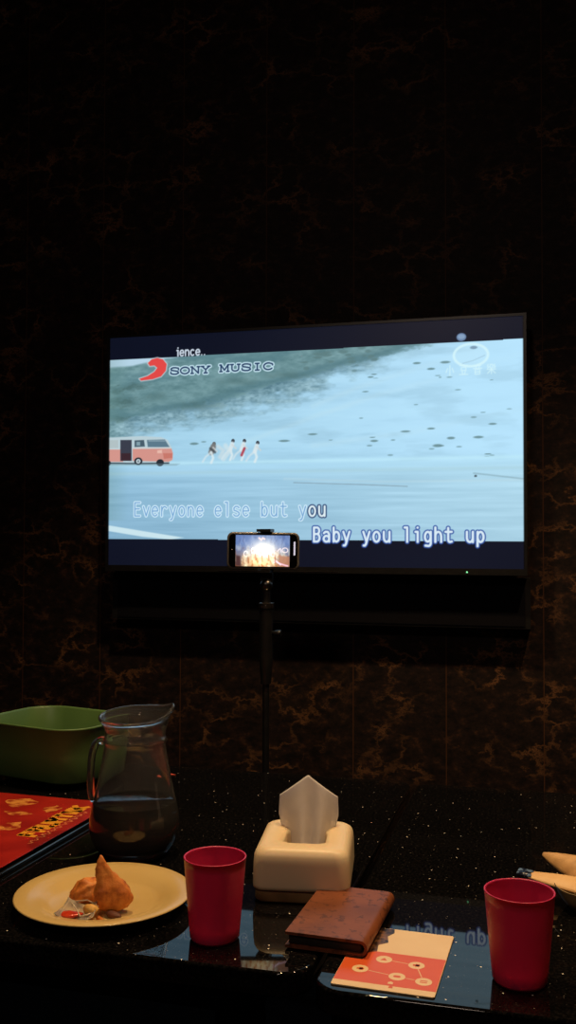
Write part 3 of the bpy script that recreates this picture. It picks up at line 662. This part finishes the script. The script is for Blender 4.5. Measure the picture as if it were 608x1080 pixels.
# tissue box
tb = empty('tissue_box', (-.3235, 1.327, TZ), math.radians(8.3)); tag(tb, 'white square plastic tissue box with a tissue standing up out of its round hole', 'tissue box')
IVORY = mat('ivory plastic', s2l((238, 216, 176)), .42, sss=.1); noisy(IVORY, s2l((234, 211, 170)), s2l((242, 221, 184)), 4)
IVORY2 = noisy(mat('brown plastic base', rough=.5), s2l((110, 84, 52)), s2l((150, 116, 74)), 14)  # base coloured darker brown than the ivory cover
bm = bmesh.new(); W_, D_, H_ = .131, .153, .073; n = 8
rings = []
for (z, q, r) in ((.0165, .004, .016), (.0168, .0005, .018), (.022, 0, .018), (.05, .0008, .018), (.060, .0018, .018), (.066, .0045, .018), (.0695, .009, .018), (.0708, .014, .018)):
    rings.append([(x, y, z) for x, y in rrect(W_-2*q, D_-2*q, r, n)])
for s_, z in ((.0, .0708), (.35, .0700), (.7, .0685), (1.0, .0660), (1.03, .060), (1.06, .048)):
    src = rrect(W_-.034, D_-.034, .016, n); ring = []
    for (x, y) in src:
        t = math.atan2(y/.042, x/.042); tx, ty = .040*math.cos(t), .034*math.sin(t)
        k = min(s_, 1); sc = 1 if s_ <= 1 else 1-(s_-1)*.8
        ring.append(((x*(1-k)+tx*k)*sc, (y*(1-k)+ty*k)*sc, z))
    rings.append(ring)
loft(bm, rings, True, False); o = obj('cover', bm, IVORY, tb)
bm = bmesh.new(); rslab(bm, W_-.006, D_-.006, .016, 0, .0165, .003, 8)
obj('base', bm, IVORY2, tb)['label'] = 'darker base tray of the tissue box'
TIS = mat('white tissue paper', s2l((236, 226, 214)), .9, spec=.1); noisy(TIS, s2l((238, 232, 226)), s2l((246, 240, 236)), 60)
_tr = N(TIS, 'ShaderNodeBsdfTranslucent'); _tr.inputs[0].default_value = (.93, .92, .94, 1); _mx = N(TIS, 'ShaderNodeMixShader'); _mx.inputs[0].default_value = .55
LK(TIS, TIS.node_tree.nodes['Principled BSDF'].outputs[0], _mx.inputs[1]); LK(TIS, _tr.outputs[0], _mx.inputs[2]); LK(TIS, _mx.outputs[0], TIS.node_tree.nodes['Material Output'].inputs[0])
def tissue(u, v):
    # pentagon outline: gathered at the hole, widest two thirds up, one pointed corner on top
    a = (u-.5)*2
    wid = .0325+.0105*min(v/.62, 1)
    top = .069+.032*(1-abs(a+.02))-.0
    z = v*(top if v > 0 else top)
    fold = .006*math.sin(7*a+.8)*(1-v)+.0025*math.sin(11*a)*(1-v)
    x = a*wid*(1-.06*max(0, v-.7))
    y = .010*(1-v)*a*a*3-.004*v+fold+.009*v*v*(a*a)+.030*v
    return (x, y, z)
ti = empty('tissue', (-.3235, 1.336, TZ+.0425), math.radians(10)); tag(ti, 'white paper tissue folded to a point, sticking up out of the tissue box', 'tissue')
bm = bmesh.new(); sheet(bm, tissue, 36, 30, .0003); obj('front_ply', bm, TIS, ti)
bm = bmesh.new(); sheet(bm, lambda u, v: (tissue(u, v)[0]*.96+.001, tissue(u, v)[1]+.004+.008*(1-v), tissue(u, v)[2]*.985), 30, 24, .0003); obj('back_ply', bm, TIS, ti)
bm = bmesh.new(); lathe(bm, [(.001, 0), (.036, 0), (.037, .003), (.030, .0055), (.001, .0060)], 30, True, True, lambda p, t: (p[0], p[1], p[2]+.002*noise.noise(Vector(p)*90)))
tk = obj('tissue_stack', bm, TIS, loc=(-.325, 1.330, TZ+.034), rot=(0, 0, .14)); tk.parent = None; tag(tk, 'folded stack of tissues seen down inside the box hole', 'tissues')

# wallet
wl = empty('wallet', (-.2430, 1.193, TZ+.0), 0); tag(wl, 'brown patterned leather long wallet lying beside the tissue box', 'wallet')
wl.rotation_euler = (0, 0, math.radians(4.5-7))
def leather():
    m = mat('brown printed leather', rough=.42, spec=.35); tc = N(m, 'ShaderNodeTexCoord')
    n = N(m, 'ShaderNodeTexNoise', Scale=18.0, Detail=5.0); LK(m, tc.outputs['Object'], n.inputs['Vector'])
    r = ramp(m, [(.35, s2l((112, 62, 38))), (.65, s2l((136, 78, 48)))]); LK(m, n.outputs['Fac'], r.inputs[0])
    v = N(m, 'ShaderNodeTexVoronoi', feature='DISTANCE_TO_EDGE', Scale=52.0); n2 = N(m, 'ShaderNodeTexNoise', Scale=70.0, Detail=2.0)
    LK(m, tc.outputs['Object'], n2.inputs['Vector']); mx = N(m, 'ShaderNodeMix', data_type='VECTOR'); mx.inputs[0].default_value = .03
    LK(m, tc.outputs['Object'], mx.inputs[4]); LK(m, n2.outputs['Color'], mx.inputs[5]); LK(m, mx.outputs[1], v.inputs['Vector'])
    a = ramp(m, [(.03, (1, 1, 1)), (.09, (0, 0, 0))]); LK(m, v.outputs['Distance'], a.inputs[0])
    b = ramp(m, [(.48, (0, 0, 0)), (.56, (.7, .7, .7))]); LK(m, n2.outputs['Fac'], b.inputs[0])
    mu = N(m, 'ShaderNodeMath', operation='MULTIPLY'); LK(m, a.outputs[0], mu.inputs[0]); LK(m, b.outputs[0], mu.inputs[1])
    c = N(m, 'ShaderNodeMix', data_type='RGBA'); LK(m, mu.outputs[0], c.inputs[0]); LK(m, r.outputs[0], c.inputs[6]); c.inputs[7].default_value = (*s2l((62, 34, 24)), 1)
    LK(m, c.outputs[2], m.node_tree.nodes['Principled BSDF'].inputs['Base Color']); bump(m, n2.outputs['Fac'], .12, .001); return m
LEA = leather()
ww, wh, wt = .099, .164, .0185
# C-shaped cover: bottom flap, rounded spine on the right side, top flap
def cprof():
    o_, i_ = [], []
    xl = -ww/2; xr = ww/2; r = wt/2; th = .0035
    o_ = [(xl, 0)]+[(xr-r+r*math.cos(a), r+r*math.sin(a)) for a in [math.radians(-90+180*k/10) for k in range(11)]]+[(xl, wt)]
    i_ = [(xl, wt-th)]+[(xr-r+(r-th)*math.cos(a), r+(r-th)*math.sin(a)) for a in [math.radians(90-180*k/10) for k in range(11)]]+[(xl, th)]
    return o_+i_
bm = bmesh.new(); pr = cprof(); k = 12
loft(bm, [[(x, -wh/2+wh*j/k, z) for x, z in pr] for j in range(k+1)]); bmesh.ops.bevel(bm, geom=[e for e in bm.edges if len(e.link_faces) == 2 and e.calc_face_angle(0) > .9], offset=.0009, segments=2, affect='EDGES')
bmesh.ops.translate(bm, verts=bm.verts, vec=(0, 0, .0022)); obj('leather_cover', bm, LEA, wl, auto=50)
bm = bmesh.new(); rslab(bm, ww-.010, wh-.006, .003, .0060, .0168, .001, 4, cx=-.002); obj('card_pockets', bm, noisy(mat('dark leather lining', rough=.7), (.008, .005, .004), (.014, .009, .007), 40), wl)

# promotional card under the wallet edge
cd = empty('menu_card', (-.166, 1.118, TZ), math.radians(-2.0)); tag(cd, 'cream and orange card with round icons lying before the wallet', 'card')
CW, CH_ = .113, .164
CCR = noisy(mat('cream card', rough=.35), s2l((238, 208, 160)), s2l((244, 216, 170)), 20)
COR = noisy(mat('orange card print', rough=.35), s2l((222, 92, 44)), s2l((228, 100, 52)), 20)
bm = bmesh.new(); rslab(bm, CW, CH_, .003, 0, .0018, .0003, 4, bn=1); obj('card_body', bm, CCR, cd)
bm = bmesh.new(); box(bm, -CW/2+.0005, CW/2-.0005, -CH_/2+.012, .012, .0018, .0019); obj('orange_panel', bm, COR, cd, False)['label'] = 'orange printed lower half'
for (x, y, k) in ((-.033, -.038, 0), (-.012, -.007, 1), (.010, -.046, 2), (.026, -.012, 3), (.040, -.050, 4)):
    bm = bmesh.new(); lathe(bm, [(.0092, .0019), (.0092, .00202)], 28, True, True)
    ic = obj('round_icon', bm, CCR, cd, loc=(x, y, 0))
    bm = bmesh.new()
    if k in (0, 3): box(bm, -.004, .004, -.002, .002, .00202, .0021); box(bm, -.001, .003, -.0035, .0035, .00202, .0021)
    elif k == 1: prism(bm, [(-.004, -.003), (.004, -.003), (0, .004)], .00202, .0021)
    elif k == 2: rslab(bm, .008, .005, .002, .00202, .0021)
    else: box(bm, -.004, .004, .001, .003, .00202, .0021); box(bm, -.004, .004, -.003, -.001, .00202, .0021)
    obj('icon_symbol', bm, COR, ic, False)
for (x0, y0, x1, y1) in ((-.033, -.038, .010, -.046), (-.012, -.007, .026, -.012), (.010, -.046, .040, -.050), (.026, -.012, .040, -.050)):
    bm = bmesh.new(); d = Vector((x1-x0, y1-y0)); L = d.length; u_ = d/L; nrm = Vector((-u_.y, u_.x))*.0005
    a = Vector((x0, y0))+u_*.010; b = Vector((x1, y1))-u_*.010
    prism(bm, [tuple(a-nrm), tuple(b-nrm), tuple(b+nrm), tuple(a+nrm)], .0019, .002); obj('connecting_line', bm, CCR, cd, False)
for x, y, s_ in ((.006, -.063, .0028), (.008, -.0725, .0022)):
    bm = bmesh.new(); prism(bm, [(x-s_, y-s_), (x+s_, y-s_), (x+s_, y+s_*.4), (x, y+s_*1.2), (x-s_, y+s_*.4)], .0019, .00205); obj('small_mark', bm, CCR if y > -.07 else COR, cd, False)
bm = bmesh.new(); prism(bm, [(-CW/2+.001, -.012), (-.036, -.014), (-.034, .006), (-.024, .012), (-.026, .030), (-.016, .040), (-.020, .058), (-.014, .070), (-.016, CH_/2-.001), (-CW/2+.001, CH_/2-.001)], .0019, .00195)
obj('shaded_print', bm, noisy(mat('dark brown print with shadow', rough=.35), s2l((34, 22, 18)), s2l((150, 104, 66)), 120, lo=.42, hi=.68), cd, False)['label'] = 'dark brown print with the wallet shadow painted in'  # brown print, darkened to take in the wallet's cast shadow

# big red menu
mn = empty('menu_book', (-.748, 1.330, TZ), math.radians(-1.9)); tag(mn, 'large red menu with yellow lettering lying under the green basket', 'menu')
RED = mat('red menu print', rough=.32)
def _red():
    m = RED; tc = N(m, 'ShaderNodeTexCoord'); n = N(m, 'ShaderNodeTexNoise', Scale=14.0, Detail=5.0); LK(m, tc.outputs['Object'], n.inputs['Vector'])
    r = ramp(m, [(.3, s2l((140, 22, 20))), (.7, s2l((176, 38, 28)))]); LK(m, n.outputs['Fac'], r.inputs[0]); LK(m, r.outputs[0], m.node_tree.nodes['Principled BSDF'].inputs['Base Color'])
_red()
MW, MH = .31, .44
cx, cy = -MW/2, MH/2-.17
bm = bmesh.new(); rslab(bm, MW+.008, MH+.008, .004, .0, .0062, .0030, 4, cx=cx, cy=cy, bn=5); obj('back_cover', bm, noisy(mat('glossy black board', rough=.12, ior=1.9), (.006, .006, .007), (.009, .009, .01), 30), mn)
bm = bmesh.new(); rslab(bm, MW-.008, MH-.008, .003, .0062, .0112, 0, 4, cx=cx, cy=cy); obj('pages', bm, MATBLACK, mn, False)
bm = bmesh.new(); rslab(bm, MW, MH, .003, .0112, .0130, .0004, 4, cx=cx, cy=cy, bn=1); obj('front_cover', bm, RED, mn)
YEL = noisy(mat('yellow print', rough=.32), s2l((226, 150, 34)), s2l((238, 168, 52)), 40)
PALE = noisy(mat('pale orange print', rough=.32), s2l((222, 120, 70)), s2l((236, 150, 96)), 40)
INK = noisy(mat('dark ink', rough=.4), (.01, .006, .005), (.02, .012, .01), 40)
def flatstroke(bm, P, r, z):
    for (x0, y0), (x1, y1) in zip(P, P[1:]):
        d = Vector((x1-x0, y1-y0)); L = d.length
        if L < 1e-6: continue
        u_ = d/L*r; n_ = Vector((-u_.y, u_.x)); a = Vector((x0, y0))-u_*.6; b = Vector((x1, y1))+u_*.6
        bm.faces.new([bm.verts.new((*p, z)) for p in (a-n_, b-n_, b+n_, a+n_)])
# headline of chunky block letters running along the right-hand edge, handwriting line beneath
BLK = [[[(0, 0), (0, 1)], [(0, 1), (.8, 1)], [(0, .5), (.7, .5)]], [[(0, 0), (0, 1), (.8, 1), (.8, 0)], [(0, .5), (.8, .5)]], [[(0, 1), (0, 0), (.8, 0), (.8, 1)]], [[(0, 0), (0, 1), (.4, .5), (.8, 1), (.8, 0)]], [[(0, 1), (.8, 1)], [(.4, 1), (.4, 0)]], [[(0, 0), (0, 1), (.8, 0), (.8, 1)]], [[(0, 0), (0, 1)], [(.8, 1), (0, .5), (.8, 0)]]]
bm = bmesh.new()
for k in range(7):
    for stq in BLK[k]:
        flatstroke(bm, [(-.058+.026*v_, .055+k*.0265+u_*.020) for u_, v_ in [(a_, 1-b_) for a_, b_ in stq]], .0052, .01305)
obj('headline_lettering', bm, YEL, mn, False)['label'] = 'yellow block lettering along the menu edge'
bm = bmesh.new(); rr = random.Random(4)
pts = [(-.022+.006*math.sin(k*1.9)+.002*rr.random(), .02+k*.0052) for k in range(36)]
flatstroke(bm, pts, .0011, .01305); obj('handwriting_line', bm, PALE, mn, False)
bm = bmesh.new(); prism(bm, [(-.118, -.165), (-.048, -.165), (-.048, -.085), (-.118, -.085)], .0130, .01305); obj('boxed_notice', bm, YEL, mn, False)
bm = bmesh.new(); prism(bm, [(-.114, -.161), (-.053, -.161), (-.053, -.090), (-.114, -.090)], .01305, .0131); nb = obj('notice_panel', bm, INK, mn, False)
bm = bmesh.new()
for k in range(3):
    for stq in BLK[(k*2+1) % 7]: flatstroke(bm, [(-.066+(-.038)*(1-v_)-0, -.155+k*.022+u_*.017) for u_, v_ in stq], .0028, .01315)
obj('notice_lettering', bm, YEL, mn, False)
for k, (x, y, w_, h_) in enumerate(((-.13, .16, .05, .022), (-.18, .11, .06, .03), (-.10, .09, .035, .05), (-.15, -.02, .03, .045), (-.20, .03, .05, .03), (-.085, .20, .03, .04), (-.16, .22, .06, .05), (-.24, .18, .05, .05))):
    bm = bmesh.new(); q = [(x+w_*.5*math.cos(a)*(1+.25*math.sin(3*a+k)), y+h_*.5*math.sin(a)*(1+.2*math.cos(4*a+k))) for a in [2*PI*j/16 for j in range(16)]]
    prism(bm, q, .0130, .01304); obj('food_picture', bm, noisy(mat('food print', rough=.32), s2l((150, 30, 20)), s2l((226, 150, 70)), 60, lo=.4, hi=.6), mn, False)

# green basket
gb = empty('storage_basket', (-.955, 1.790, TZ+.0131), math.radians(-14)); tag(gb, 'green plastic basket with rounded corners standing on the red menu', 'basket')
GRN = noisy(mat('green plastic', rough=.42, sss=.05), s2l((82, 114, 62)), s2l((92, 124, 70)), 8)
bm = bmesh.new(); BW, BD, BH = .270, .215, .108
def br(q, z, r): return [(x, y, z) for x, y in rrect(BW-2*q, BD-2*q, r, 10)]
loft(bm, [br(.020, 0, .05), br(.016, .003, .055), br(.010, .05, .06), br(.004, BH-.006, .065), br(.001, BH-.004, .066), br(0, BH-.001, .067), br(.001, BH, .066), br(.005, BH, .063), br(.007, BH-.003, .062), br(.013, .05, .057), br(.020, .006, .05), br(.026, .004, .044)])
o = obj('basket_body', bm, GRN, gb)

# little paper scrap at the back of the left table
bm = bmesh.new(); prism(bm, [(-.010, -.008), (.011, 0), (-.008, .010)], .0005, .0012)
sc = obj('paper_scrap', bm, noisy(mat('orange paper', rough=.6), s2l((200, 70, 46)), s2l((214, 92, 60)), 50), None, False, loc=(-.740, 1.868, TZ)); tag(sc, 'tiny orange paper scrap on the table right of the jug', 'paper scrap')

# bowl with two folded paper packets
bw = empty('small_bowl', (.060, 1.343, TZ)); tag(bw, 'small brown bowl at the right edge holding folded paper packets', 'bowl')
OLV = noisy(mat('brown glazed bowl', rough=.35), s2l((128, 108, 72)), s2l((154, 130, 88)), 60)
bm = bmesh.new(); lathe(bm, [(.001, .002), (.024, .002), (.026, 0), (.030, .001), (.038, .010), (.044, .019), (.0475, .027), (.0483, .0288), (.047, .029), (.042, .021), (.036, .012), (.028, .006), (.001, .005)], 60, True, True); obj('bowl_body', bm, OLV, bw)
KR = noisy(mat('tan kraft paper', rough=.5), s2l((226, 180, 118)), s2l((238, 196, 136)), 30)
KR2 = noisy(mat('tan paper inside', rough=.6), s2l((190, 146, 92)), s2l((214, 170, 112)), 70)
def packet(name, L, wd, cam_, loc, rot, label, mt, tip=False, st0=.10):
    t = empty(name, loc); t.rotation_euler = rot; tag(t, label, 'paper packet', 'folded paper packets in the bowl')
    def f(u, v):
        a = (v-.5)*2; half = wd*(math.sin(PI*min(1, u*.52+st0))**.8); return (u*L, a*half/2, cam_*(1-a*a)*math.sin(PI*u*.9+.15))
    bm = bmesh.new(); sheet(bm, f, 24, 12, .0006); obj('upper_fold', bm, mt, t)
    bm = bmesh.new(); sheet(bm, lambda u, v: (f(u, v)[0], f(u, v)[1], -.3*f(u, v)[2]-.0008), 24, 12, .0006); obj('lower_fold', bm, KR2, t)
    if tip:
        bm = bmesh.new(); box(bm, -.014, .006, -.0085, .0085, -.0006, .0022); bevel(bm, .0008); obj('printed_tip', bm, noisy(mat('blue black print', rough=.3), s2l((16, 22, 44)), s2l((120, 150, 190)), 160, lo=.5, hi=.6), t)['label'] = 'blue and black printed end'
    return t
packet('paper_packet', .105, .040, .006, (-.022, 1.362, TZ+.030), (math.radians(10), math.radians(3), math.radians(-14)), 'tan paper packet with a blue-black tip, lying lowest across the bowl', KR, True)
packet('paper_packet', .10, .045, .008, (-.002, 1.420, TZ+.041), (math.radians(32), math.radians(4), math.radians(-38)), 'tan paper packet leaning up behind the packet with the dark tip', KR2, st0=.025)
